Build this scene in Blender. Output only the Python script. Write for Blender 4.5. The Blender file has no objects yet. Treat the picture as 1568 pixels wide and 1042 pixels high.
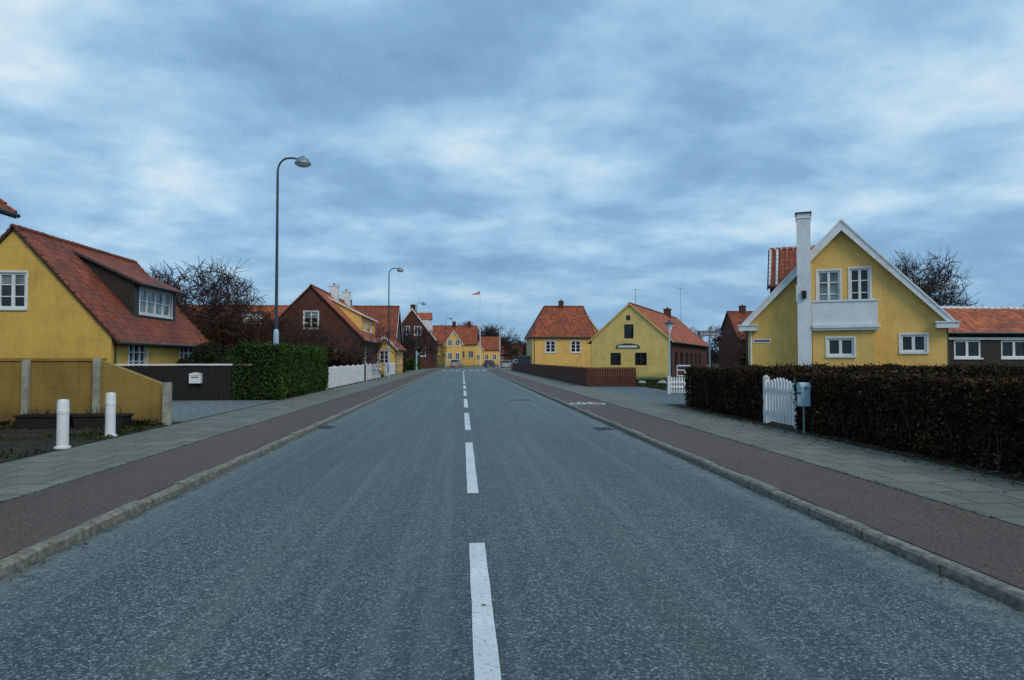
import bpy, math, random, bmesh
import numpy as np
from mathutils import Vector, Matrix
from mathutils.geometry import tessellate_polygon
random.seed(7); rng=np.random.default_rng(7)
scene=bpy.context.scene
COL=scene.collection
# ---------------------------------------------------------------- materials
class NT:
    def __init__(s,name):
        s.m=bpy.data.materials.new(name); s.m.use_nodes=True
        s.t=s.m.node_tree; s.b=s.t.nodes['Principled BSDF']
    def n(s,typ,**kw):
        nd=s.t.nodes.new(typ)
        for k,v in kw.items(): setattr(nd,k,v)
        return nd
    def l(s,a,b): s.t.links.new(a,b)
    def math(s,op,a,b=None):
        nd=s.n('ShaderNodeMath',operation=op)
        for i,x in enumerate((a,b)):
            if x is None: continue
            if isinstance(x,(int,float)): nd.inputs[i].default_value=x
            else: s.l(x,nd.inputs[i])
        return nd.outputs[0]
    def noise(s,vec,scale,detail=4,rough=.55):
        nd=s.n('ShaderNodeTexNoise'); nd.inputs['Scale'].default_value=scale
        nd.inputs['Detail'].default_value=min(detail,5); nd.inputs['Roughness'].default_value=rough
        s.l(vec,nd.inputs['Vector']); return nd.outputs['Fac']
    def ramp(s,fac,stops):
        nd=s.n('ShaderNodeValToRGB'); e=nd.color_ramp.elements
        while len(e)<len(stops): e.new(.5)
        for el,(p,c) in zip(e,stops):
            el.position=p; el.color=(c[0],c[1],c[2],1) if not isinstance(c,(int,float)) else (c,c,c,1)
        s.l(fac,nd.inputs[0]); return nd.outputs[0]
    def mix(s,fac,a,b,mode='MIX'):
        nd=s.n('ShaderNodeMix',data_type='RGBA',blend_type=mode)
        for sock,x in ((nd.inputs[0],fac),(nd.inputs[6],a),(nd.inputs[7],b)):
            if isinstance(x,(int,float)): sock.default_value=x
            elif isinstance(x,tuple): sock.default_value=(x[0],x[1],x[2],1)
            else: s.l(x,sock)
        return nd.outputs[2]
    def bump(s,h,strength=.3,dist=.02):
        nd=s.n('ShaderNodeBump'); nd.inputs['Strength'].default_value=strength; nd.inputs['Distance'].default_value=dist
        s.l(h,nd.inputs['Height']); s.l(nd.outputs[0],s.b.inputs['Normal'])
    def obj(s): return s.n('ShaderNodeTexCoord').outputs['Object']
    def uv(s): return s.n('ShaderNodeTexCoord').outputs['UV']
    def stretch(s,vec,sc):
        nd=s.n('ShaderNodeMapping'); nd.inputs['Scale'].default_value=sc; s.l(vec,nd.inputs[0]); return nd.outputs[0]
def sc(c,k): return tuple(x*k for x in c)
def plain(name,c,rough=.7,var=.15,scale=3,bump=.15,metal=0,dirt=None):
    t=NT(name); o=t.obj()
    f=t.noise(o,scale,5)
    col=t.ramp(f,[(.3,sc(c,1-var)),(.7,sc(c,1+var))])
    if dirt:
        g=t.noise(o,scale*.35,5,.7)
        col=t.mix(t.ramp(g,[(.45,0),(.72,.7)]),col,dirt)
    t.l(col,t.b.inputs['Base Color']); t.b.inputs['Roughness'].default_value=rough; t.b.inputs['Metallic'].default_value=metal
    if bump: t.bump(t.noise(o,scale*12,3),bump,.01)
    return t.m
def plaster(name,c,dirt=(.25,.22,.12),dk=.4):
    t=NT(name); o=t.obj(); u=t.uv()
    col=t.ramp(t.noise(o,.9,5,.7),[(.28,sc(c,.76)),(.5,c),(.72,sc(c,1.1))])
    st=t.noise(t.stretch(o,(1.6,1.6,.35)),1.5,5,.75)
    col=t.mix(t.ramp(st,[(.5,0),(.75,dk)]),col,dirt)
    blot=t.noise(o,4.5,5,.8); col=t.mix(t.ramp(blot,[(.55,0),(.75,.35)]),col,sc(dirt,.8))
    sp=t.n('ShaderNodeSeparateXYZ'); t.l(o,sp.inputs[0])
    foot=t.math('SUBTRACT',t.math('ADD',sp.outputs[2],t.math('MULTIPLY',t.noise(o,2,5),.8)),.4)
    col=t.mix(t.ramp(foot,[(.1,.6),(.7,0)]),col,sc(dirt,.8))
    br=t.n('ShaderNodeTexBrick'); t.l(u,br.inputs['Vector']); br.inputs['Scale'].default_value=1
    br.inputs['Brick Width'].default_value=.24; br.inputs['Row Height'].default_value=.075; br.inputs['Mortar Size'].default_value=.008
    h=t.math('SUBTRACT',t.math('MULTIPLY',t.noise(o,18,4),.6),t.math('MULTIPLY',br.outputs['Fac'],.4))
    t.bump(h,.8,.016)
    t.l(col,t.b.inputs['Base Color']); t.b.inputs['Roughness'].default_value=.9
    return t.m
def brick(name,c1,c2,mort=(.22,.19,.17)):
    t=NT(name); u=t.uv()
    br=t.n('ShaderNodeTexBrick'); t.l(u,br.inputs['Vector']); br.inputs['Scale'].default_value=1
    br.inputs['Brick Width'].default_value=.24; br.inputs['Row Height'].default_value=.075; br.inputs['Mortar Size'].default_value=.007
    br.inputs['Color1'].default_value=(*c1,1); br.inputs['Color2'].default_value=(*c2,1); br.inputs['Mortar'].default_value=(*mort,1)
    col=t.mix(t.ramp(t.noise(u,.8,5),[(.35,0),(.75,.5)]),br.outputs['Color'],sc(c1,.5))
    t.l(col,t.b.inputs['Base Color']); t.b.inputs['Roughness'].default_value=.85
    t.bump(t.math('MULTIPLY',br.outputs['Fac'],-1),.5,.01)
    return t.m
def tiles(name,c):
    t=NT(name); u=t.uv(); sp=t.n('ShaderNodeSeparateXYZ'); t.l(u,sp.inputs[0])
    U=t.math('DIVIDE',sp.outputs[0],.23); V=t.math('DIVIDE',sp.outputs[1],.34)
    cb=t.n('ShaderNodeCombineXYZ'); t.l(t.math('FLOOR',U),cb.inputs[0]); t.l(t.math('FLOOR',V),cb.inputs[1])
    wn=t.n('ShaderNodeTexWhiteNoise'); t.l(cb.outputs[0],wn.inputs[0])
    col=t.ramp(wn.outputs['Value'],[(0,sc(c,.6)),(.5,c),(1,(min(1,c[0]*1.4),c[1]*1.5,c[2]*1.4))])
    big=t.noise(u,.5,5,.7)
    col=t.mix(t.ramp(big,[(.42,0),(.70,.6)]),col,(.065,.04,.028))
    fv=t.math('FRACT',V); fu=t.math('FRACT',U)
    row_shade=t.ramp(fv,[(0,.75),(.16,.0)]); side_shade=t.ramp(fu,[(0,.5),(.16,0)])  # shade at the tile overlaps, painted into the colour along rows and sides
    col=t.mix(row_shade,col,(.04,.018,.012)); col=t.mix(side_shade,col,(.06,.025,.018))
    h=t.math('ADD',t.math('MULTIPLY',t.math('SINE',t.math('MULTIPLY',U,6.2832)),.5),t.math('MULTIPLY',fv,-.6))
    t.bump(h,1,.035)
    t.l(col,t.b.inputs['Base Color']); t.b.inputs['Roughness'].default_value=.8
    return t.m
def leafmat(name,stops,rough=.7,spec=.12):
    t=NT(name); g=t.n('ShaderNodeNewGeometry')
    col=t.ramp(g.outputs['Random Per Island'],stops)
    big=t.noise(t.obj(),1.3,4,.65)
    col=t.mix(t.ramp(big,[(.35,.65),(.62,0)]),col,sc(stops[0][1],.6))
    t.l(col,t.b.inputs['Base Color']); t.b.inputs['Roughness'].default_value=rough; t.b.inputs['Specular IOR Level'].default_value=spec
    return t.m
def glassmat(name,c,r=.06):
    t=NT(name); col=t.ramp(t.noise(t.obj(),1.6,2),[(.35,sc(c,.5)),(.7,sc(c,1.7))])
    t.l(col,t.b.inputs['Base Color']); t.b.inputs['Roughness'].default_value=r; t.b.inputs['Specular IOR Level'].default_value=.5
    t.bump(t.noise(t.obj(),2.5,1),.06,.05)
    return t.m
def asphalt(name,base,chip,scale=85,streaks=True,dark=.5):
    t=NT(name); o=t.obj()
    vo=t.n('ShaderNodeTexVoronoi'); vo.inputs['Scale'].default_value=scale; t.l(o,vo.inputs['Vector'])
    sp=t.n('ShaderNodeSeparateColor'); t.l(vo.outputs['Color'],sp.inputs[0])
    col=t.ramp(sp.outputs[0],[(0,sc(base,.25)),(.45,sc(base,.85)),(.78,sc(base,1.6)),(.97,chip)])
    med=t.noise(o,9,5,.7)
    col=t.mix(t.ramp(med,[(.35,.4),(.6,0)]),col,sc(base,dark))
    big=t.noise(t.stretch(o,(1,.25,1)),.5,5,.65)
    col=t.mix(t.ramp(big,[(.38,.4),(.62,0)]),col,sc(base,.5))
    if streaks:
        s2=t.noise(t.stretch(o,(5,.06,1)),1,4,.6)
        col=t.mix(t.ramp(s2,[(.50,0),(.68,.28)]),col,sc(chip,.6))
        xs=t.n('ShaderNodeSeparateXYZ'); t.l(o,xs.inputs[0])
        wob=t.math('MULTIPLY',t.math('SUBTRACT',t.noise(t.stretch(o,(1,.15,1)),1,3),.5),.35)
        X=t.math('ADD',xs.outputs[0],wob)
        for cx,w,k,cc in ((-1.55,.24,.4,(.12,.11,.05)),(1.35,.22,.4,(.12,.11,.05)),(.13,.45,.45,(.025,.032,.037)),(-3.25,.3,.75,(.20,.21,.19)),(3.42,.3,.75,(.20,.21,.19))):
            d=t.math('DIVIDE',t.math('ABSOLUTE',t.math('SUBTRACT',X,cx)),w)
            msk=t.math('MULTIPLY',t.ramp(d,[(.1,k),(1,0)]),t.ramp(t.noise(o,5,5,.75),[(.38,0),(.66,1)]))
            col=t.mix(msk,col,cc)
    t.l(col,t.b.inputs['Base Color'])
    t.b.inputs['Roughness'].default_value=.52 if streaks else .7
    h=t.math('ADD',vo.outputs['Distance'],t.math('MULTIPLY',med,.5))
    t.bump(h,.6,.008)
    return t.m
M={}
M['road']=asphalt('road_asphalt',(.052,.079,.086),(.31,.38,.39),80)
M['street']=asphalt('side_asphalt',(.10,.13,.135),(.27,.32,.33),60,False)
M['gravel']=asphalt('gravel',(.14,.17,.175),(.36,.39,.38),30,False)
M['cycle']=asphalt('cycle_path_asphalt',(.105,.066,.048),(.20,.15,.12),85,False,.6)
M['patch']=asphalt('patch_asphalt',(.036,.052,.057),(.18,.22,.22),82,False)
def paint():
    t=NT('road_paint'); o=t.obj()
    f=t.noise(o,26,5,.8); g=t.noise(o,1.5,4)
    col=t.mix(t.ramp(f,[(.53,0),(.66,.75)]),t.ramp(g,[(.3,(.52,.58,.60)),(.7,(.72,.75,.76))]),(.12,.14,.145))
    t.l(col,t.b.inputs['Base Color']); t.b.inputs['Roughness'].default_value=.6; t.bump(t.noise(o,60,4),.3,.006); return t.m
M['paint']=paint()
def slabs():
    t=NT('pavement_slabs'); o=t.obj()
    br=t.n('ShaderNodeTexBrick'); t.l(o,br.inputs['Vector']); br.inputs['Scale'].default_value=1
    br.inputs['Brick Width'].default_value=.6; br.inputs['Row Height'].default_value=.62; br.inputs['Mortar Size'].default_value=.018; br.inputs['Mortar Smooth'].default_value=.3
    br.inputs['Color1'].default_value=(.115,.125,.10,1); br.inputs['Color2'].default_value=(.19,.20,.165,1); br.inputs['Mortar'].default_value=(.03,.036,.018,1)
    col=t.mix(t.ramp(t.noise(o,3,5,.75),[(.4,0),(.7,.65)]),br.outputs['Color'],(.075,.072,.045))
    col=t.mix(t.ramp(t.noise(o,60,3),[(.4,0),(.75,.5)]),col,(.26,.26,.22))
    t.l(col,t.b.inputs['Base Color']); t.b.inputs['Roughness'].default_value=.8
    t.bump(t.math('SUBTRACT',t.noise(o,30,4),t.math('MULTIPLY',br.outputs['Fac'],1.5)),.6,.02); return t.m
M['slab']=slabs()
M['kerb']=plain('kerb_granite',(.22,.21,.17),.85,.5,16,.5,dirt=(.08,.07,.05))
def grassm(name,a,b,c):
    t=NT(name); o=t.obj()
    col=t.ramp(t.noise(o,1.2,5,.75),[(.3,a),(.5,b),(.7,c)])
    col=t.mix(t.ramp(t.noise(o,25,5,.8),[(.4,0),(.7,.6)]),col,sc(a,.5))
    t.l(col,t.b.inputs['Base Color']); t.b.inputs['Roughness'].default_value=.95; t.bump(t.noise(o,30,5,.8),.8,.04); return t.m
M['ground']=grassm('ground_grass',(.022,.027,.01),(.04,.05,.015),(.06,.07,.022))
M['lawn']=grassm('lawn_grass',(.03,.075,.010),(.045,.11,.014),(.065,.135,.02))
M['soil']=grassm('soil',(.012,.010,.007),(.028,.021,.012),(.04,.042,.015))
M['yellow']=plaster('yellow_limewash',(.68,.44,.095),(.22,.18,.08))
M['yellow2']=plaster('yellow_limewash_bright',(.78,.50,.145),(.34,.26,.12))
M['yellowg']=plaster('yellow_pale_limewash',(.76,.56,.20),(.36,.30,.13))
M['wallpl']=plaster('garden_wall_plaster',(.31,.205,.05),(.075,.065,.028),.7)
M['white']=plain('white_paint',(.72,.75,.77),.6,.06,5,.1,dirt=(.5,.52,.5))
M['whitewash']=plaster('white_wash',(.70,.74,.78),(.46,.47,.46),.3)
M['brick']=brick('red_brick',(.115,.028,.018),(.075,.02,.014),(.08,.055,.045))
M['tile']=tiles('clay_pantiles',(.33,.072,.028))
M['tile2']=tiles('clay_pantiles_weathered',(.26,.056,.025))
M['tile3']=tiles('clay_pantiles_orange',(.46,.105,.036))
M['glass']=glassmat('window_glass',(.012,.018,.018))
M['curtain']=glassmat('window_glass_curtain',(.17,.23,.24),.12)
M['black']=plain('black_stain',(.008,.008,.008),.75,.4,6,.3)
M['darkwood']=plain('dark_wood',(.025,.02,.016),.8,.4,6,.3)
M['redfence']=plain('red_stained_wood',(.075,.017,.011),.8,.35,5,.3)
M['conc']=plain('concrete',(.32,.33,.28),.85,.3,6,.4,dirt=(.12,.13,.08))
M['steel']=plain('galvanised_steel',(.22,.28,.31),.5,.15,4,.05,.5)
M['paintblue']=plain('pale_blue_paint',(.36,.52,.62),.5,.1,6,.05)
M['signblue']=plain('dark_sign_enamel',(.02,.03,.06),.35,.05,4,0)
M['red']=plain('red_enamel',(.5,.03,.03),.5,.05,4,0)
M['gutter']=plain('zinc_gutter',(.045,.058,.078),.5,.15,4,.05,.3)
M['lead']=plain('lead_flashing',(.03,.032,.036),.6,.25,4,.1)
M['bark']=plain('bark',(.030,.021,.017),.95,.4,8,.4)
M['barkr']=plain('bark_reddish',(.050,.024,.016),.95,.4,8,.4)
M['boulder']=plain('boulder_stone',(.42,.42,.39),.85,.25,4,.4)
M['rubber']=plain('rubber',(.012,.012,.012),.8,.2,4,0)
M['carglass']=glassmat('car_glass',(.012,.015,.018))
for nm,c in (('blue',(.03,.09,.22)),('silver',(.32,.34,.36)),('darkgrey',(.035,.04,.045)),('whitec',(.65,.65,.65)),('redc',(.3,.03,.02))):
    M['car_'+nm]=plain('car_paint_'+nm,c,.25,.03,2,0)
M['hedgeg']=leafmat('hedge_leaves',[(0,(.014,.034,.007)),(.5,(.034,.085,.012)),(.85,(.06,.125,.017)),(1,(.09,.145,.024))],spec=.2)
M['hedgeb']=leafmat('hedge_leaves_winter',[(0,(.010,.007,.003)),(.35,(.024,.020,.007)),(.62,(.046,.036,.012)),(.80,(.085,.038,.017)),(.92,(.13,.06,.028)),(1,(.17,.11,.05))])
M['bushg']=leafmat('bush_leaves',[(0,(.008,.015,.005)),(.5,(.02,.034,.010)),(1,(.045,.06,.018))])
M['bushr']=leafmat('bush_leaves_russet',[(0,(.02,.009,.005)),(.5,(.055,.022,.011)),(1,(.10,.045,.02))])
M['litter']=leafmat('leaf_litter',[(0,(.04,.022,.01)),(.5,(.10,.055,.02)),(.85,(.18,.12,.045)),(1,(.30,.26,.17))])
M['twigfar']=leafmat('distant_twigs',[(0,(.022,.022,.02)),(.5,(.036,.034,.03)),(1,(.055,.05,.042))])
M['blade']=leafmat('grass_blades',[(0,(.012,.02,.006)),(.5,(.03,.045,.011)),(1,(.07,.07,.025))])
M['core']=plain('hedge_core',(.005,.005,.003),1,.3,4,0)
# ---------------------------------------------------------------- mesh builder
class MB:
    def __init__(s): s.v=[];s.f=[];s.m=[];s.uv=[];s.mats=[]
    def mi(s,mat):
        mat=M[mat] if isinstance(mat,str) else mat
        if mat not in s.mats: s.mats.append(mat)
        return s.mats.index(mat)
    def face(s,pts,mat):
        pts=[Vector(p) for p in pts]; b=len(s.v); s.v+= [tuple(p) for p in pts]
        s.f.append(tuple(range(b,b+len(pts)))); s.m.append(s.mi(mat))
        n=(pts[1]-pts[0]).cross(pts[2]-pts[0])
        if n.length<1e-12: n=Vector((0,0,1))
        n.normalize()
        if n.z<-.02: n=-n
        if abs(n.z)>.985: tt=Vector((1,0,0)); bb=Vector((0,1,0))
        else:
            tt=Vector((0,0,1)).cross(n).normalized(); bb=n.cross(tt)
            if bb.z<0: bb=-bb
        s.uv+=[(p.dot(tt),p.dot(bb)) for p in pts]
    def box(s,x0,x1,y0,y1,z0,z1,mat):
        s.obox((0,0,0),(1,0,0),(0,1,0),(x0,x1),(z0,z1),(y0,y1),mat)
    def obox(s,O,u,n,a,z,d,mat,zdir=(0,0,1)):
        O=Vector(O);u=Vector(u);n=Vector(n);w=Vector(zdir)
        P=lambda i,j,k:O+u*a[i]+w*z[j]+n*d[k]
        q=[[(0,0,0),(1,0,0),(1,1,0),(0,1,0)],[(1,0,1),(0,0,1),(0,1,1),(1,1,1)],[(0,0,1),(0,0,0),(0,1,0),(0,1,1)],
           [(1,0,0),(1,0,1),(1,1,1),(1,1,0)],[(0,1,0),(1,1,0),(1,1,1),(0,1,1)],[(0,0,1),(1,0,1),(1,0,0),(0,0,0)]]
        for f in q: s.face([P(*c) for c in f],mat)
    def tube(s,p0,p1,r0,r1,mat,n=8,caps=True):
        p0=Vector(p0);p1=Vector(p1);d=(p1-p0)
        if d.length<1e-6:return
        d.normalize(); a=d.orthogonal().normalized(); b=d.cross(a)
        c0=[p0+(a*math.cos(t)+b*math.sin(t))*r0 for t in [2*math.pi*i/n for i in range(n)]]
        c1=[p1+(a*math.cos(t)+b*math.sin(t))*r1 for t in [2*math.pi*i/n for i in range(n)]]
        for i in range(n):
            j=(i+1)%n; s.face([c0[i],c0[j],c1[j],c1[i]],mat)
        if caps:
            s.face(c0[::-1],mat); s.face(c1,mat)
    def path(s,pts,r,mat,n=8):
        for i in range(len(pts)-1):
            ra=r[i] if isinstance(r,list) else r; rb=r[i+1] if isinstance(r,list) else r
            s.tube(pts[i],pts[i+1],ra,rb,mat,n,True)
    def lathe(s,O,prof,mat,n=16):
        O=Vector(O)
        R=[[O+Vector((r*math.cos(2*math.pi*i/n),r*math.sin(2*math.pi*i/n),z)) for i in range(n)] for r,z in prof]
        for k in range(len(R)-1):
            for i in range(n):
                j=(i+1)%n; s.face([R[k][i],R[k][j],R[k+1][j],R[k+1][i]],mat)
    def prism(s,poly,O,u,w,n,t,mat):
        O=Vector(O);u=Vector(u);w=Vector(w);n=Vector(n)
        A=[O+u*a+w*b for a,b in poly]; B=[p+n*t for p in A]
        s.face(A[::-1],mat); s.face(B,mat)
        for i in range(len(A)):
            j=(i+1)%len(A); s.face([A[i],A[j],B[j],B[i]],mat)
    def build(s,name,parent=None,loc=(0,0,0),rot=0,smooth=False,bevel=0,merge=False):
        me=bpy.data.meshes.new(name); me.from_pydata(s.v,[],s.f); me.update()
        for m in s.mats: me.materials.append(m)
        me.polygons.foreach_set('material_index',s.m)
        uvl=me.uv_layers.new(name='UVMap'); uvl.data.foreach_set('uv',np.array(s.uv,dtype=np.float32).ravel())
        if merge or bevel:
            bm=bmesh.new(); bm.from_mesh(me); bmesh.ops.remove_doubles(bm,verts=bm.verts,dist=.0004); bmesh.ops.recalc_face_normals(bm,faces=bm.faces); bm.to_mesh(me); bm.free()
        if smooth:
            me.polygons.foreach_set('use_smooth',[True]*len(me.polygons))
            try: me.set_sharp_from_angle(angle=math.radians(40))
            except Exception: pass
        ob=bpy.data.objects.new(name,me); COL.objects.link(ob)
        ob.location=loc; ob.rotation_euler=(0,0,rot)
        if parent: ob.parent=parent
        if bevel:
            b=ob.modifiers.new('b','BEVEL'); b.width=bevel; b.segments=2; b.limit_method='ANGLE'
        return ob
def empty(name,loc=(0,0,0),rot=0):
    e=bpy.data.objects.new(name,None); COL.objects.link(e); e.location=loc; e.rotation_euler=(0,0,rot); e.empty_display_size=.3; return e
# ---------------------------------------------------------------- leaf clouds
def leafcloud(name,C,size,mat,parent=None,loc=(0,0,0),flat=0.0,elong=1.6):
    N=len(C); a=rng.normal(size=(N,3)); a/=np.linalg.norm(a,axis=1)[:,None]
    b=rng.normal(size=(N,3)); b-=a*np.sum(a*b,axis=1)[:,None]; b/=np.linalg.norm(b,axis=1)[:,None]
    if flat>0:
        a[:,2]*=(1-flat); b[:,2]*=(1-flat)
    sz=size*(.5+rng.random(N))[:,None]
    a=a*sz*elong*.5; b=b*sz*.5
    V=np.stack([C-a,C-b*.8,C+a,C+b*.8],axis=1).reshape(-1,3).astype(np.float32)
    me=bpy.data.meshes.new(name); me.vertices.add(4*N); me.vertices.foreach_set('co',V.ravel())
    me.loops.add(4*N); me.loops.foreach_set('vertex_index',np.arange(4*N,dtype=np.int32))
    me.polygons.add(N); me.polygons.foreach_set('loop_start',np.arange(0,4*N,4,dtype=np.int32))
    try: me.polygons.foreach_set('loop_total',np.full(N,4,dtype=np.int32))
    except Exception: pass
    me.materials.append(M[mat]); me.update(); me.validate()
    ob=bpy.data.objects.new(name,me); COL.objects.link(ob); ob.location=loc
    if parent: ob.parent=parent
    return ob
def lump(P,amp,f):
    return amp*(np.sin(P[:,0]*f+1.3)*np.sin(P[:,1]*f*.9+.4)+.6*np.sin(P[:,0]*f*2.3+P[:,2]*f*2.1)+.5*np.sin(P[:,1]*f*2.7+P[:,2]*f*1.7+2))
def hedge(name,x0,x1,y0,y1,h,mat,dens,size,z0=.09,backdens=1.0):
    E=empty(name,((x0+x1)/2,(y0+y1)/2,z0)); w=x1-x0; l=y1-y0
    faces=[('x',-1,l*h),('x',1,l*h*backdens),('y',-1,w*h),('y',1,w*h),('z',1,w*l)]
    Cs=[]
    for ax,sg,A in faces:
        n=int(A*dens); p=np.zeros((n,3)); nr=np.zeros((n,3))
        a=rng.random(n); b=rng.random(n)
        if ax=='x': p[:,0]=sg*w/2; p[:,1]=(a-.5)*l; p[:,2]=b*h; nr[:,0]=sg
        if ax=='y': p[:,1]=sg*l/2; p[:,0]=(a-.5)*w; p[:,2]=b*h; nr[:,1]=sg
        if ax=='z': p[:,0]=(a-.5)*w; p[:,1]=(b-.5)*l; p[:,2]=h; nr[:,2]=1
        d=lump(p,.05,2.3)-np.abs(rng.normal(size=n))*.08+ (rng.random(n)<.05)*rng.random(n)*.15
        if ax!='z': d-= .12*np.clip((p[:,2]-h+.2)/.2,0,1) + .08*np.clip((.25-p[:,2])/.25,0,1)
        p+=nr*d[:,None]; Cs.append(p)
    C=np.concatenate(Cs); C[:,2]=np.maximum(C[:,2],.02)
    leafcloud('leaves',C,size,mat,E)
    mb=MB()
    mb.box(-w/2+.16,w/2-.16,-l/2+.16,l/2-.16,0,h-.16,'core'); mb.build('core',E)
    mb=MB()
    for i in range(int((w+l)*14)):
        t=random.random()*l-l/2; sx=random.choice((-1,-1,1))*(w/2-.05)
        p=Vector((sx+random.uniform(-.04,.04),t,random.uniform(0,h*.7)))
        q=p+Vector((random.uniform(-.12,.12),random.uniform(-.25,.25),random.uniform(.3,.6)))
        if q.z>h+.14: q.z=h+random.uniform(0,.14)
        mb.tube(p,q,.009,.003,'barkr',3,False)
    for i in range(int(w*l*4)):
        p=Vector((random.uniform(-w/2,w/2),random.uniform(-l/2,l/2),h-.1)); mb.tube(p,p+Vector((random.gauss(0,.05),random.gauss(0,.05),random.uniform(.12,.26))),.006,.002,'barkr',3,False)
    mb.build('stems',E)
    return E
def bush(name,loc,rx,ry,h,mat,n,size,seed=0):
    E=empty(name,loc); r=np.random.default_rng(seed)
    k=26; th=r.random(k)*6.283; rr=np.sqrt(r.random(k))
    cz=r.random(k)*.75+.12
    prof=np.sqrt(np.clip(1-cz**2*.8,0.05,1))
    cc=np.stack([np.cos(th)*rr*rx*prof,np.sin(th)*rr*ry*prof,cz*h],1); cr=(.14+.16*r.random(k))*min(rx*1.3,h)
    idx=r.integers(0,k,n); d=r.normal(size=(n,3)); d/=np.linalg.norm(d,axis=1)[:,None]
    C=cc[idx]+d*(cr[idx]*(r.random(n)**.35))[:,None]*np.array([1,1,.9]); C[:,2]=np.abs(C[:,2])
    leafcloud('leaves',C,size,mat,E)
    mb=MB()
    for i in range(k):
        mb.tube((cc[i][0]*.2,cc[i][1]*.2,0),tuple(cc[i]),.03,.008,'bark',4,False)
        for j in range(9):
            p=Vector(cc[i]); q=p+Vector((random.gauss(0,.3),random.gauss(0,.3),random.random()*.6))*cr[i]*3.2
            mb.tube(p,q,.012,.004,'bark',3,False)
    mb.build('stems',E)
    return E
# ---------------------------------------------------------------- bare tree
treecache={}
def bare_tree(name,loc,h,spread=1.0,seed=1,mat='bark',levels=5,kids=(6,6,6,6,4),scale=1,rot=0,trunk=.22,tw=.012):
    key=(seed,levels,mat,tw)
    if key not in treecache:
        R=random.Random(seed); V=[];F=[]
        def tube(p,q,r0,r1,n):
            d=(q-p).normalized(); a=d.orthogonal().normalized(); b=d.cross(a); s0=len(V)
            for c,r in((p,r0),(q,r1)):
                for i in range(n):
                    t=2*math.pi*i/n; V.append(tuple(c+(a*math.cos(t)+b*math.sin(t))*r))
            for i in range(n):
                j=(i+1)%n; F.append((s0+i,s0+j,s0+n+j,s0+n+i))
        def br(p,d,L,r,lv):
            seg=4 if lv<2 else (3 if lv<4 else 2); pts=[p]; dirs=[d]; dd=d.copy(); q=p.copy()
            for i in range(seg):
                dd=(dd+Vector((R.gauss(0,.16),R.gauss(0,.16),R.gauss(0.04,.10)))).normalized()
                q2=q+dd*L/seg; ra=max(tw*.6,r*(1-.75*i/seg)); rb=max(tw*.5,r*(1-.75*(i+1)/seg))
                tube(q,q2,ra,rb,7 if lv==0 else 5 if lv<3 else 3); q=q2; pts.append(q); dirs.append(dd.copy())
            if lv+1<levels:
                for k in range(kids[lv]+R.randint(0,1)):
                    f=R.uniform(.35 if lv else .28,1.0); i=min(seg-1,int(f*seg)); ff=f*seg-i
                    pp=pts[i].lerp(pts[i+1],ff)
                    az=R.random()*6.283; ax=dirs[i+1].orthogonal().normalized(); ax.rotate(Matrix.Rotation(az,3,dirs[i+1]))
                    nd=(dirs[i+1]*R.uniform(.5,1.0)+ax*R.uniform(.6,1.1)*spread).normalized()
                    br(pp,nd,L*R.uniform(.5,.74)*(1.15 if lv==0 else 1),max(tw,r*(1-.7*f)*.6),lv+1)
        br(Vector((0,0,0)),Vector((0,0,1)),.40*h,trunk,0)
        me=bpy.data.meshes.new(name); me.from_pydata(V,[],F); me.materials.append(M[mat]); me.update()
        mz=max(v[2] for v in V); treecache[key]=(me,mz)
    me,mz=treecache[key]; ob=bpy.data.objects.new(name,me); COL.objects.link(ob); ob.location=loc
    k=h/mz; ob.scale=(k*scale,k*scale,k); ob.rotation_euler=(0,0,rot); return ob
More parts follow.
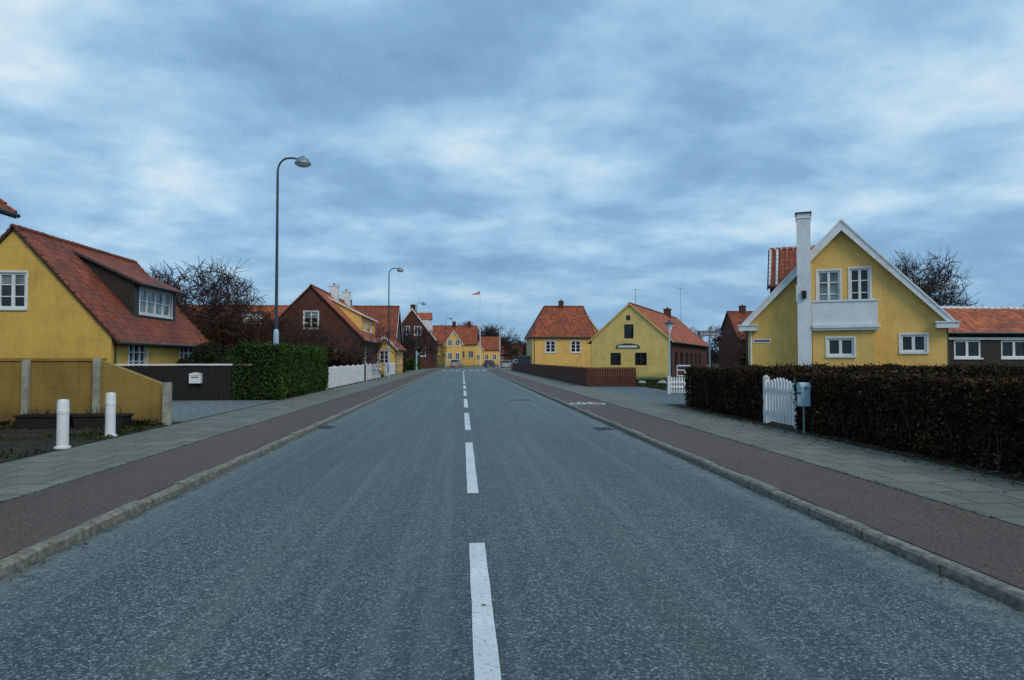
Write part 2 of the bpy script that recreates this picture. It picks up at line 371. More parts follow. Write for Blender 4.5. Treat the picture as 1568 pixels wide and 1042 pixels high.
# ---------------------------------------------------------------- walls / windows
def wallface(W,G,Fm,O,u,n,poly,wins,mat):
    O=Vector(O);u=Vector(u);n=Vector(n); Z=Vector((0,0,1))
    P=lambda a,z,d=0:O+u*a+Z*z+n*d
    loops=[[Vector((a,z,0)) for a,z in poly]]
    for w in wins:
        a0=w['c']-w['w']/2;a1=w['c']+w['w']/2;z0=w['z'];z1=w['z']+w['h']
        loops.append([Vector((a0,z0,0)),Vector((a0,z1,0)),Vector((a1,z1,0)),Vector((a1,z0,0))])
    flat=[p for l in loops for p in l]
    for tri in tessellate_polygon(loops):
        pts=[P(flat[i].x,flat[i].y) for i in tri]
        nn=(pts[1]-pts[0]).cross(pts[2]-pts[0])
        if nn.dot(n)<0: pts=pts[::-1]
        W.face(pts,mat)
    for w in wins:
        a0=w['c']-w['w']/2;a1=w['c']+w['w']/2;z0=w['z'];z1=w['z']+w['h']; D=-.12
        fr=w.get('frame','white'); gl=w.get('glass','glass'); rv=w.get('reveal',mat)
        for A,B in (((a0,z0),(a0,z1)),((a0,z1),(a1,z1)),((a1,z1),(a1,z0)),((a1,z0),(a0,z0))):
            W.face([P(*A),P(*B),P(*B,D-.04),P(*A,D-.04)],rv)
        G.face([P(a0,z0,D),P(a1,z0,D),P(a1,z1,D),P(a0,z1,D)],gl)
        t=w.get('ft',.07); FB=lambda aa,bb,zz,yy,d0,d1:Fm.obox(O,u,n,(aa,bb),(zz,yy),(d0,d1),fr)
        FB(a0,a1,z0,z0+t,D+.003,-.04); FB(a0,a1,z1-t,z1,D+.003,-.04); FB(a0,a0+t,z0+t,z1-t,D+.003,-.04); FB(a1-t,a1,z0+t,z1-t,D+.003,-.04)
        cols,rows=w.get('cr',(2,3))
        for i in range(1,cols):
            x=a0+(a1-a0)*i/cols; tt=t*w.get('mt',.7); FB(x-tt,x+tt,z0+t,z1-t,D+.004,-.045)
        for j in range(1,rows):
            z=z0+(z1-z0)*j/rows; FB(a0+t,a1-t,z-.022,z+.022,D+.005,-.06)
        if w.get('blind'):
            G.face([P(a0+t,z1-(z1-z0)*w['blind'],D+.002),P(a1-t,z1-(z1-z0)*w['blind'],D+.002),P(a1-t,z1-t,D+.002),P(a0+t,z1-t,D+.002)],'curtain')
        if w.get('sill',True): Fm.obox(O,u,n,(a0-.07,a1+.07),(z0-.09,z0-.002),(-.02,.07),w.get('sillm',fr))
        if w.get('surround'):
            s=.08
            FB(a0-s,a0-.002,z0,z1,.003,.03);FB(a1+.002,a1+s,z0,z1,.003,.03);FB(a0-s,a1+s,z1+.002,z1+s,.003,.03)
def win(c,z,w,h,**k): return dict(c=c,z=z,w=w,h=h,**k)
def house(name,loc,rot,w,l,eave,ridge,wallm,roofm,wins={},trim=None,ovg=.18,ove=.35,hip=(0,0),chim=(),gutter=True,base=-.15,sidemat=None,capm='tile2',trimw=.26):
    E=empty(name,loc,rot); W=MB();G=MB();Fm=MB();R=MB()
    h=w/2; s=(ridge-eave)/h; we=eave-.07; wr=ridge-.09
    gable=[(-h,base),(h,base),(h,we),(0,wr),(-h,we)]; rect=[(-h,base),(h,base),(h,we),(-h,we)]
    sm=sidemat or wallm
    wallface(W,G,Fm,(0,0,0),(1,0,0),(0,-1,0),rect if hip[0] else gable,wins.get('front',[]),wallm)
    wallface(W,G,Fm,(0,l,0),(1,0,0),(0,1,0),rect if hip[1] else gable,wins.get('back',[]),wallm)
    side=[(0,base),(l,base),(l,we),(0,we)]
    wallface(W,G,Fm,(h,0,0),(0,1,0),(1,0,0),side,wins.get('right',[]),sm)
    wallface(W,G,Fm,(-h,0,0),(0,1,0),(-1,0,0),side,wins.get('left',[]),sm)
    xo=h+ove; ze=eave-s*ove; y0=-ovg; y1=l+ovg; r0=y0+hip[0]; r1=y1-hip[1]; T=.13
    top={'L':[(-xo,y1,ze),(-xo,y0,ze),(0,r0,ridge),(0,r1,ridge)],'R':[(xo,y0,ze),(xo,y1,ze),(0,r1,ridge),(0,r0,ridge)]}
    if hip[0]: top['F']=[(-xo,y0,ze),(xo,y0,ze),(0,r0,ridge)]
    if hip[1]: top['B']=[(xo,y1,ze),(-xo,y1,ze),(0,r1,ridge)]
    for k,q in top.items():
        R.face(q,roofm); R.face([(a,b,c-T) for a,b,c in q][::-1],'darkwood')
    out=[(-xo,y1,ze),(-xo,y0,ze)]+([] if hip[0] else [(0,r0,ridge)])+[(xo,y0,ze),(xo,y1,ze)]+([] if hip[1] else [(0,r1,ridge)])
    em=trim or 'darkwood'
    for i in range(len(out)):
        a=out[i];b=out[(i+1)%len(out)]; mm=em if a[1]==b[1] else 'darkwood'
        R.face([a,b,(b[0],b[1],b[2]-T),(a[0],a[1],a[2]-T)],mm)
    n=max(2,int((r1-r0)/.4))
    for i in range(n):
        a=r0+(r1-r0)*i/n; b=r0+(r1-r0)*(i+1)/n; dz=random.uniform(-.012,.012)
        R.tube((0,a,ridge-.02+dz),(0,b+.02,ridge-.02+dz),.13,.10,capm,8,True)
        if capm=='whitewash': R.tube((0,a-.03,ridge-.01),(0,a+.04,ridge-.01),.15,.15,'whitewash',8,True)
    for yy,hh in((y0,hip[0]),(y1,hip[1])):
        if hh: continue
        for sx in(-1,1):
            m=int(math.hypot(xo,s*xo)/.34)
            for i in range(m):
                a=i/m;b=(i+1)/m
                R.tube((sx*xo*a,yy+(.05 if yy==y0 else -.05),ridge-s*xo*a+.0),(sx*xo*b,yy+(.05 if yy==y0 else -.05),ridge-s*xo*b+.03),.05,.07,roofm,6,True)
    for hh,yr,yc in ((hip[0],r0,y0),(hip[1],r1,y1)):
        if hh:
            for sx in(-1,1): R.tube((sx*xo,yc,ze),(0,yr,ridge),.09,.09,capm,6)
    if trim and trim!='darkwood':
        for yy,hh in((y0,hip[0]),(y1,hip[1])):
            if hh: continue
            sg=-1 if yy==y0 else 1
            for sx in(-1,1):
                R.prism([(0,0),(xo,-s*xo),(xo,-s*xo-trimw),(0,-trimw)],(0,yy+sg*.003,ridge+.02),(sx,0,0),(0,0,1),(0,sg,0),.04,trim)
    W.build('walls',E); R.build('roof',E)
    if G.f: G.build('window_glass',E)
    if Fm.f: Fm.build('window_frames',E)
    if gutter:
        g=MB()
        for sx in(-1,1):
            g.tube((sx*(xo+.05),y0,ze-.05),(sx*(xo+.05),y1,ze-.05),.06,.06,'gutter',8)
            g.tube((sx*(h+.06),.25,base),(sx*(h+.06),.25,ze-.15),.04,.04,'gutter',6); g.tube((sx*(h+.06),.25,ze-.15),(sx*(xo+.05),.25,ze-.05),.04,.04,'gutter',6)
        g.build('gutters',E)
    for i,(cx,cy,cw,zt,cm) in enumerate(chim):
        c=MB(); zb=ridge-abs(cx)*s-.8; c.box(cx-cw/2,cx+cw/2,cy-cw/2,cy+cw/2,zb,zt-.12,cm); c.box(cx-cw/2-.05,cx+cw/2+.05,cy-cw/2-.05,cy+cw/2+.05,zt-.12,zt,cm)
        c.tube((cx,cy,zt),(cx,cy,zt+.2),.1,.09,'lead',8); c.build('chimney',E)
    return E
# ---------------------------------------------------------------- ground and roads
C0=.1
def cx(y): return C0+(0.0022*(y-90)**2 if y>90 else 0)
def ribbon(name,a,b,z,mat,y0=-14,y1=235,step=3,skirt=False):
    mb=MB(); ys=np.arange(y0,y1+.01,step)
    for i in range(len(ys)-1):
        p,q=ys[i],ys[i+1]
        mb.face([(cx(p)+a,p,z),(cx(p)+b,p,z),(cx(q)+b,q,z),(cx(q)+a,q,z)],mat)
        if skirt:
            for e in(a,b): mb.face([(cx(p)+e,p,z),(cx(q)+e,q,z),(cx(q)+e,q,z-.14),(cx(p)+e,p,z-.14)],mat)
    return mb.build(name)
g=MB(); g.face([(-1500,-300,-.03),(1500,-300,-.03),(1500,2500,-.03),(-1500,2500,-.03)],'ground'); g.build('ground')
ribbon('road',-3.45,3.45,0,'road')
ribbon('cycle_path',-4.95,-3.6,.085,'cycle',skirt=True); ribbon('cycle_path',3.6,4.95,.085,'cycle',skirt=True)
ribbon('pavement',-6.75,-4.953,.095,'slab',skirt=True); ribbon('pavement',4.953,6.75,.095,'slab',skirt=True)
for sg in(-1,1):
    mb=MB(); ys=np.arange(-14,236,6)
    for i in range(len(ys)-1):
        p,q=ys[i],ys[i+1]; mb.face([(cx(p)+sg*6.753,p,.083),(sg*200,p,.083),(sg*200,q,.083),(cx(q)+sg*6.753,q,.083)],'ground')
    mb.build('garden_ground')
for sg in(-1,1):
    mb=MB(); y=-14
    while y<200:
        L=random.uniform(.85,1.05); z=.09+random.uniform(-.008,.010); dx=random.uniform(-.012,.012)
        a,b=cx(y),cx(y+L); xs=(-3.6,-3.47+dx) if sg<0 else (3.47+dx,3.6)
        p=[(a+xs[0],y+.006),(a+xs[1],y+.006),(b+xs[1],y+L-.006),(b+xs[0],y+L-.006)]; c=.022
        ii=lambda k:(p[k][0]+(c if k in(0,3) else -c),p[k][1],z)
        mb.face([ii(k) for k in range(4)],'kerb')
        for i in range(4):
            j=(i+1)%4
            mb.face([(*p[i],z-c),(*p[j],z-c),ii(j),ii(i)],'kerb')
            mb.face([(*p[i],-.05),(*p[j],-.05),(*p[j],z-c),(*p[i],z-c)],'kerb')
        y+=L
    mb.build('kerb')
mb=MB(); y=0; i=0
while y<94:
    seg=(.9,6.0) if i==0 else (.9+i*7.32,.9+i*7.32+5.0)
    y=seg[1]; n=14; jj=lambda: random.uniform(-.003,.003)
    pts=[(.13-.067+jj(),seg[0]+(seg[1]-seg[0])*k/n,.004) for k in range(n+1)]; pr=[(.13+.067+jj(),p[1],.004) for p in pts]
    for k in range(n): mb.face([pts[k],pr[k],pr[k+1],pts[k+1]],'paint')
    i+=1
mb.build('lane_marking')
mb=MB()
for k in range(7): x=-2.9+k*.95; mb.face([(x+C0,97,.004),(x+.5+C0,97,.004),(x+.5+C0,101,.004),(x+C0,101,.004)],'paint')
mb.build('zebra_crossing')
mb=MB(); mb.face([(1.8,26.5,.005),(2.7,26.5,.005),(2.7,27.2,.005),(1.8,27.2,.005)],'patch')
mb.build('asphalt_patch')
for (x,y) in((-3.22,16.4),(3.25,15.6)):
    mb=MB(); mb.box(x-.2,x+.2,y-.25,y+.25,-.02,.010,'lead')
    for k in range(5): mb.box(x-.16,x+.16,y-.2+k*.09,y-.165+k*.09,.011,.02,'gutter')
    mb.build('drain_grate')
mb=MB(); mb.face([(-60,17.2,.090),(-6.76,17.2,.090),(-6.76,26.0,.090),(-60,26.0,.090)],'gravel'); mb.build('side_street')
mb=MB(); mb.face([(6.86,22.8,.090),(80,22.8,.090),(80,28.4,.090),(13,28.4,.090),(9.5,37.8,.090),(6.86,37.8,.090)],'street'); mb.build('side_street')
mb=MB(); mb.face([(9.7,37.9,.096),(13.3,29,.096),(60,29,.096),(60,75,.096),(9.7,75,.096)],'lawn'); mb.build('lawn')
mb=MB()
def ring(cx_,cy_,r,t):
    n=18
    for k in range(n):
        a=2*math.pi*k/n;b=2*math.pi*(k+1)/n
        mb.face([(cx_+r*math.cos(a),cy_+1.6*r*math.sin(a),.090),(cx_+r*math.cos(b),cy_+1.6*r*math.sin(b),.090),(cx_+(r+t)*math.cos(b),cy_+1.6*(r+t)*math.sin(b),.090),(cx_+(r+t)*math.cos(a),cy_+1.6*(r+t)*math.sin(a),.090)],'paint')
ring(3.95,23.2,.19,.09); ring(4.62,23.2,.19,.09)
for a,b in(((3.95,23.2),(4.15,24.1)),((4.15,24.1),(4.5,24.1)),((4.5,24.1),(4.62,23.2)),((4.15,24.1),(4.3,23.2)),((4.3,23.2),(4.5,24.1))):
    mb.face([(a[0]-.04,a[1],.092),(a[0]+.04,a[1],.092),(b[0]+.04,b[1],.092),(b[0]-.04,b[1],.092)],'paint')
mb.build('bicycle_marking')
mb=MB(); mb.face([(6.755,-10,.091),(7.3,-10,.091),(7.3,22.4,.091),(6.755,22.4,.091)],'soil'); mb.face([(-22,-10,.091),(-6.755,-10,.091),(-6.755,17.1,.091),(-22,17.1,.091)],'soil'); mb.build('soil_border')
n=4200
C=np.stack([7.0+rng.normal(size=n)*.26-.25*(rng.random(n)<.12)*rng.random(n)*3,rng.random(n)*20+2,np.full(n,.112)],1)
leafcloud('fallen_leaves',C,.045,'litter',flat=.8)
n=900; C=np.concatenate([np.stack([-3.33+rng.random(n)*.25*rng.random(n),rng.random(n)*34,np.full(n,.012)],1),np.stack([3.55-rng.random(n)*.3*rng.random(n),rng.random(n)*34,np.full(n,.012)],1)])
leafcloud('gutter_leaves',C,.026,'litter',flat=.85)
n=420; C=np.stack([np.where(rng.random(n)<.5,-1,1)*rng.uniform(3.7,6.7,n),rng.random(n)*28+2,np.full(n,.105)],1)
leafcloud('fallen_leaves',C,.035,'litter',flat=.85)
n=50; C=np.stack([rng.uniform(-3,3,n),rng.random(n)*20+2,np.full(n,.014)],1); leafcloud('fallen_leaves',C,.028,'litter',flat=.85)
n=14000; gx=-6.78-rng.random(n)**1.3*7; gy=rng.random(n)*13+3.5
keep=(np.sin(gx*1.7+gy*.9)+np.sin(gy*2.3-gx)+rng.normal(size=n)*.5)>0.1
C=np.stack([gx,gy,.10+rng.random(n)*.035],1)[keep]; leafcloud('verge_grass',C,.038,'blade',elong=2.6)
n=1500; C=np.stack([-6.9-rng.random(n)*6,rng.random(n)*13+3.5,np.full(n,.115)],1); leafcloud('fallen_leaves',C,.045,'litter',flat=.8)
n=9000; C=np.stack([rng.uniform(9.8,20,n),rng.uniform(31,50,n),.105+rng.random(n)*.04],1)
leafcloud('lawn_blades',C,.08,'blade',elong=2)
n=1800; sd=np.where(rng.random(n)<.5,-1,1); C=np.stack([sd*(4.95+rng.normal(size=n)*.012)+C0,rng.random(n)*30+2,np.full(n,.098)],1); leafcloud('joint_moss',C,.018,'blade',flat=.5)
n=1500; C=np.stack([-rng.uniform(6.9,15,n),16.28-np.abs(rng.normal(size=n))*.12,.1+rng.random(n)*.09],1); leafcloud('wall_foot_weeds',C,.06,'blade',elong=2.6)
# ---------------------------------------------------------------- LEFT foreground
mb=MB()
mb.prism([(-24,.05),(-6.87,.05),(-6.87,.98),(-8.35,1.57),(-24,1.57)],(0,16.5,0),(1,0,0),(0,0,1),(0,1,0),.22,'wallpl')
mb.prism([(-24,1.573),(-8.35,1.573),(-8.35,1.63),(-24,1.63)],(0,16.46,0),(1,0,0),(0,0,1),(0,1,0),.30,'wallpl')
mb.build('garden_wall')
E=empty('wall_posts')
for x,h,w in((-6.82,1.07,.17),(-8.39,1.62,.13),(-9.95,1.60,.13),(-11.5,1.6,.13)):
    mb=MB(); mb.box(x-w/2,x+w/2,16.32,16.455,.05,h,'conc'); mb.build('post',E,bevel=.01)
for x in(-9.2,-8.0):
    mb=MB()
    mb.prism([(-.5,.09),(.5,.09),(.54,.34),(-.54,.34)],(x,15.7,0),(1,0,0),(0,0,1),(0,1,0),.4,'black')
    mb.box(x-.57,x+.57,15.67,16.13,.342,.38,'black'); mb.box(x-.5,x+.5,15.74,16.06,.383,.39,'soil')
    for k in range(45):
        p=Vector((x+random.uniform(-.45,.45),15.9+random.uniform(-.12,.12),.38)); mb.tube(p,p+Vector((random.gauss(0,.08),random.gauss(0,.06),random.uniform(.05,.20))),.006,.002,'bark',3,False)
    mb.build('planter_trough')
for x,y,h in((-6.79,12.2,.83),(-6.9,14.0,.86)):
    mb=MB(); mb.lathe((x,y,.09),[(.125,0),(.125,.03),(.092,.04),(.09,.45),(.09,h-.04),(.08,h-.01),(.05,h),(0,h+.005)],'white',24)
    mb.lathe((x,y,.09),[(.090,h-.26),(.094,h-.25),(.094,h-.17),(.09,h-.16)],'white',24)
    mb.build('bollard',smooth=True,merge=True)
mb=MB(); x=-24
while x<-7.9:
    mb.box(x,x+.138,26.3+random.uniform(-.003,.003),26.33,.08,1.36,'black'); x+=.145
mb.box(-24,-7.85,26.25,26.38,1.38,1.44,'white')
for x in range(-24,-7,2): mb.box(x,x+.1,26.34,26.44,.05,1.37,'black')
mb.build('board_fence')
mb=MB()
mb.box(-10.1,-9.68,26.12,26.29,.72,1.02,'white'); mb.prism([(0,0),(.42,0),(.42,.05),(.21,.1),(0,.05)],(-10.1,26.1,1.022),(1,0,0),(0,0,1),(0,1,0),.2,'white'); mb.box(-10.02,-9.76,26.112,26.118,.93,.96,'black'); mb.tube((-9.89,26.27,.7),(-9.89,26.27,.1),.025,.025,'black')
mb.build('mailbox')
hedge('hedge',-8.5,-6.75,26.1,35.0,2.05,'hedgeg',800,.06)
def lamp(x,y):
    E=empty('street_lamp',(x,y,.08)); mb=MB()
    mb.tube((0,0,0),(0,0,2.6),.11,.105,'paintblue',14); mb.tube((0,0,2.6),(0,0,2.72),.105,.07,'paintblue',14)
    mb.tube((0,0,2.7),(0,0,9.0),.065,.045,'gutter',12)
    pts=[(0,0,9.0)]+[(.42-.42*math.cos(t),0,9.0+.55*math.sin(t)) for t in [math.pi/2*k/7 for k in range(1,8)]]+[(.62,0,9.56),(.78,0,9.52)]
    mb.path(pts,.038,'gutter',10); mb.box(-.06,.06,-.125,-.10,.5,1.0,'steel'); mb.build('pole',E)
    mb=MB(); mb.lathe((.98,0,9.38),[(0,.29),(.05,.28),(.08,.22),(.14,.19),(.24,.12),(.30,.02),(.32,-.06),(.30,-.06),(.24,.0)],'steel',20)
    mb.tube((.75,0,9.53),(.98,0,9.60),.05,.07,'steel',10)
    mb.build('lamp_hood',E); mb=MB(); mb.lathe((.98,0,9.32),[(.27,0),(.24,-.06),(.13,-.10),(0,-.11)],'white',16); mb.build('lamp_bowl',E)
for x,y in((-7.35,27.6),(-6.45,60.5),(-6.45,97)): lamp(x,y)
lamp(-3.2,132)
E=house('yellow_house',(-18.8,30,0),0,8,10.6,2.75,7.2,'yellow','tile2',
 {'front':[win(-.3,3.75,1.65,1.5,cr=(3,3),ft=.09,surround=True,blind=.3),win(-2,1.0,1.2,1.3,cr=(2,3))],
  'right':[win(2.4,1.1,1.7,1.25,cr=(3,3),surround=True),win(8.0,1.15,1.9,1.2,cr=(3,3),surround=True)]},ovg=.12,ove=.35)
mb=MB();G=MB();Fm=MB();s=(7.2-2.75)/4
y0,y1=3.7,8.4; xf=3.2; zb=lambda x:7.2-s*x
wallface(mb,G,Fm,(xf,0,0),(0,1,0),(1,0,0),[(y0,zb(xf)-.1),(y1,zb(xf)-.1),(y1,5.3),(y0,5.3)],[win(6.05,3.85,3.6,1.25,cr=(4,2),ft=.08,glass='curtain',surround=True)],'lead')
xb=.55
for yy in(y0,y1): mb.face([(xf,yy,zb(xf)-.1),(xf,yy,5.3),(xb,yy,zb(xb)-.12)],'darkwood')
mb.build('dormer_walls',E);G.build('dormer_glass',E);Fm.build('dormer_frames',E)
mb=MB(); q=[(xf+.35,y0-.2,5.28),(xf+.35,y1+.25,5.28),(xb-.15,y1+.25,6.78),(xb-.15,y0-.2,6.78)]
mb.face(q,'tile2'); mb.face([(a,b,c-.12) for a,b,c in q][::-1],'darkwood')
for i in range(4):
    a=q[i];b=q[(i+1)%4]; mb.face([a,b,(b[0],b[1],b[2]-.12),(a[0],a[1],a[2]-.12)],'lead')
mb.tube((xf+.4,y0-.2,5.2),(xf+.4,y1+.25,5.2),.06,.06,'gutter',8)
mb.build('dormer_roof',E)
house('brick_house',(-16.2,7,0),0,7.8,11.8,5.8,9.1,'brick','tile',{'right':[win(3,1.2,1.2,1.4),win(8,1.2,1.2,1.4)]},ovg=.35,ove=.35)
E=house('brick_house',(-12.6,58,0),0,8.2,20.5,3.6,7.8,'brick','tile3',
 {'front':[win(0,4.2,1.15,1.4,cr=(2,3),surround=True,blind=.25),win(-2,1.2,1.2,1.3),win(2,1.2,1.2,1.3)],'right':[win(3,1.2,1.2,1.4),win(12,1.2,1.2,1.4),win(16,1.2,1.2,1.4)]},chim=((.3,8.5,.8,8.7,'whitewash'),(.2,16,.8,8.9,'whitewash')))
mb=MB();G=MB();Fm=MB()
y0,y1=4.5,14;xf=3.5
wallface(mb,G,Fm,(xf,0,0),(0,1,0),(1,0,0),[(y0,3.9),(y1,3.9),(y1,5.7),(y0,5.7)],[win(7,4.3,1.6,1.0,cr=(3,2)),win(11,4.3,1.6,1.0,cr=(3,2))],'yellow2')
for yy in(y0,y1): mb.face([(xf,yy,3.9),(xf,yy,5.7),(.6,yy,7.1)],'yellow2')
q=[(xf+.3,y0-.2,5.62),(xf+.3,y1+.2,5.62),(.4,y1+.2,7.35),(.4,y0-.2,7.35)]
mb.face(q,'tile3')
for i in range(4):
    a=q[i];b=q[(i+1)%4]; mb.face([a,b,(b[0],b[1],b[2]-.14),(a[0],a[1],a[2]-.14)],'white')
mb.build('dormer',E);G.build('dormer_glass',E);Fm.build('dormer_frames',E)
house('yellow_annex',(-7.9,70,0),0,2.2,9,3.0,4.0,'yellow2','tile3',{'front':[win(0,1.2,.9,1.3,surround=True)],'right':[win(3,1.2,1,1.3),win(6,1.2,1,1.3)]},trim='white')
house('brick_house',(-18.5,88,0),-math.pi/2,8,10.3,4.6,8.4,'brick','tile2',{'right':[win(3,1.5,1.2,1.4),win(7,1.5,1.2,1.4)]},trim='white',chim=((0,4,.8,9.2,'brick'),))
E=house('brick_house',(-9.0,123,0),0,8,15,5.6,10.8,'brick','tile3',{'front':[win(-1.8,2.2,1.2,1.6,surround=True),win(1.8,2.2,1.2,1.6,surround=True),win(-1,6,1.1,1.5,surround=True),win(1,6,1.1,1.5,surround=True)],'right':[win(3,2.2,1.2,1.5),win(8,2.2,1.2,1.5)]},chim=((0,2.5,.9,11.6,'brick'),),trim='white',trimw=.3)
mb=MB(); mb.box(1.6,3.2,3,6,7,9,'whitewash'); mb.prism([(-1.7,0),(1.7,0),(0,1.3)],(0,4.5,9),(0,1,0),(0,0,1),(1,0,0),3.4,'tile3'); mb.build('dormer',E)
def picket(name,x,y0,y1,h,axis='y',step=.12,w=.075,mat='white'):
    mb=MB(); L=y1-y0; n=int(L/step)
    def B(a0,a1,d0,d1,z0,z1):
        if axis=='y': mb.box(x+d0,x+d1,a0,a1,z0,z1,mat)
        else: mb.box(a0,a1,x+d0,x+d1,z0,z1,mat)
    for i in range(n):
        a=y0+i*step; hh=h+random.uniform(-.01,.01)
        pr=[(0,.14),(w,.14),(w,hh-.05),(w/2,hh),(0,hh-.05)]
        if axis=='y': mb.prism(pr,(x,a,0),(0,1,0),(0,0,1),(1,0,0),.022,mat)
        else: mb.prism(pr,(a,x,0),(1,0,0),(0,0,1),(0,1,0),.022,mat)
    for z in(.35,h-.3): B(y0,y1,-.045,-.003,z,z+.08)
    a=y0
    while a<=y1+.01: B(a-.05,a+.05,-.15,-.048,.05,h+.05); a+=max(1.3,L/round(max(1,L/2)))
    return mb.build(name)
picket('picket_fence',-6.78,35.3,48,1.22); picket('picket_fence',-6.78,50,57.5,1.25); picket('picket_fence',-6.78,61.5,70,1.25)
hedge('hedge',-8.2,-6.9,71,84,1.5,'hedgeb',160,.13)
hedge('hedge',-8.2,-6.9,98,113,1.5,'hedgeg',140,.14)
bush('garden_bush',(-12.0,44,.1),2.6,2.6,3.0,'hedgeb',9000,.11,3)
bush('garden_bush',(-15.2,42.5,.1),2.2,2,3.4,'bushr',8000,.11,4)
bush('garden_bush',(-17,51,.1),3.2,2.2,4.4,'bushr',8000,.12,5)
bush('evergreen_shrub',(-13.2,36.5,.1),1.5,1.6,2.3,'bushg',9000,.09,6)
bush('evergreen_shrub',(-10.6,33,.1),1.4,2.0,1.7,'hedgeg',7000,.08,8)
bush('garden_bush',(-9.2,50,.1),1.6,3.5,2.3,'hedgeb',7000,.12,9)
bare_tree('bare_tree',(-18.4,50,0),9.2,1.15,11,'bark',scale=1.0,tw=.018)
bare_tree('bare_tree',(-20.2,53,0),8.9,1.15,12,'bark',scale=1.0,tw=.018)
bare_tree('bare_tree',(-16.7,48,0),7.8,1.1,12,'barkr',rot=2,tw=.018)
bare_tree('bare_tree',(-22.4,55,0),8.6,1.1,11,'barkr',rot=3,tw=.018)
bare_tree('bare_tree',(-14.0,47,0),5.0,1.1,12,'barkr',rot=3,tw=.018)
bare_tree('bare_tree',(-10.2,47,0),4.6,1.1,11,'bark',rot=1,scale=1.1,tw=.018)
bare_tree('bare_tree',(-8.9,52,0),4.4,1.1,12,'bark',rot=4,tw=.018)
bare_tree('bare_tree',(-10.5,101,0),8,1.1,11,'bark',rot=4,tw=.022)
bare_tree('bare_tree',(-7.6,112,0),7,1.1,12,'bark',rot=2,tw=.022)
house('background_house',(-33,82,0),-math.pi/2,8,13,4,7.9,'brick','tile3',{'right':[win(3,1.4,1.2,1.3),win(9,1.4,1.2,1.3)]})
mb=MB(); mb.box(-24.6,-22.9,78.3,80.6,5.6,6.9,'white'); mb.box(-24.8,-22.7,78.1,80.7,6.91,7.0,'lead'); mb.build('roof_dormer')
# ---------------------------------------------------------------- far street end
house('yellow_house',(-7,166,0),-math.pi/2,8,10.5,5.6,9.8,'yellow2','tile',{'right':[win(7,2,1.2,1.6),win(9,2,1.2,1.6)]},chim=((0,5,.9,10.8,'brick'),(0,8.6,.9,10.8,'brick')))
house('yellow_house',(-1.9,150,0),0,3.9,9,5.2,8.0,'yellow2','tile2',{'front':[win(-.8,4.6,.9,1.2,surround=True),win(.8,4.6,.9,1.2,surround=True),win(-.8,1.6,.9,1.4,surround=True),win(.8,1.6,.9,1.4,surround=True)]},trim='white')
house('yellow_house',(3.2,189,0),0,5,10,4.6,8.2,'yellow2','tile3',{'front':[win(0,4.8,1.1,1.3,surround=True),win(-1.3,1.5,1,1.4,surround=True),win(1.3,1.5,1,1.4,surround=True)]},trim='white')
house('yellow_house',(5.6,203,0),-math.pi/2,7,5.4,4.8,8.4,'yellow2','tile',{'right':[win(1.5,1.6,1,1.4,surround=True),win(3.8,1.6,1,1.4,surround=True)]},trim='white')
house('brick_house',(11,228,0),-math.pi/2,7,9,3.6,6.9,'brick','tile2',{'right':[win(2,1.4,1.2,1.3),win(6,1.4,1.2,1.3)]})
house('white_house',(24,214,0),-math.pi/2,7,9,3.4,6.4,'whitewash','tile',{'right':[win(2,1.4,1.2,1.3),win(6,1.4,1.2,1.3)]})
for i,(x,y,h,sd) in enumerate(((0,205,13.5,11),(6,215,13.5,12),(10,210,12.5,11),(3,225,14,12),(8,222,13.5,11),(-4,212,12,12),(16,245,10,11),(20,250,9,12),(33,260,9,11),(14,150,6.5,12),(-14,150,9,11))):
    bare_tree('bare_tree',(x,y,0),h,1,sd,'bark',rot=i*1.3,scale=.9,tw=.022)
E=empty('flagpole',(4.1,159,.08)); mb=MB(); mb.tube((0,0,0),(0,0,17.3),.12,.05,'white',10); mb.lathe((0,0,17.3),[(0,.25),(.1,.18),(.12,.1),(.06,0)],'white',10); mb.build('pole',E)
mb=MB()
for k in range(6):
    a,b=k/6,(k+1)/6; f=lambda t:(-.06-1.9*t,.12*math.sin(t*7),17.1-.5*t)
    P,Q=f(a),f(b); ha,hb=.38*(1-a)+.03,.38*(1-b)+.03
    for c0,c1,m in((1,.15,'red'),(.15,-.15,'white'),(-.15,-1,'red')):
        mb.face([(P[0],P[1],P[2]+c0*ha),(Q[0],Q[1],Q[2]+c0*hb),(Q[0],Q[1],Q[2]+c1*hb),(P[0],P[1],P[2]+c1*ha)],m)
mb.build('pennant',E)
E=empty('flagpole',(8.2,150,.08)); mb=MB(); mb.tube((0,0,0),(0,0,14),.08,.04,'white',8); mb.lathe((0,0,14),[(0,.2),(.08,.1),(.05,0)],'white',8); mb.build('pole',E)
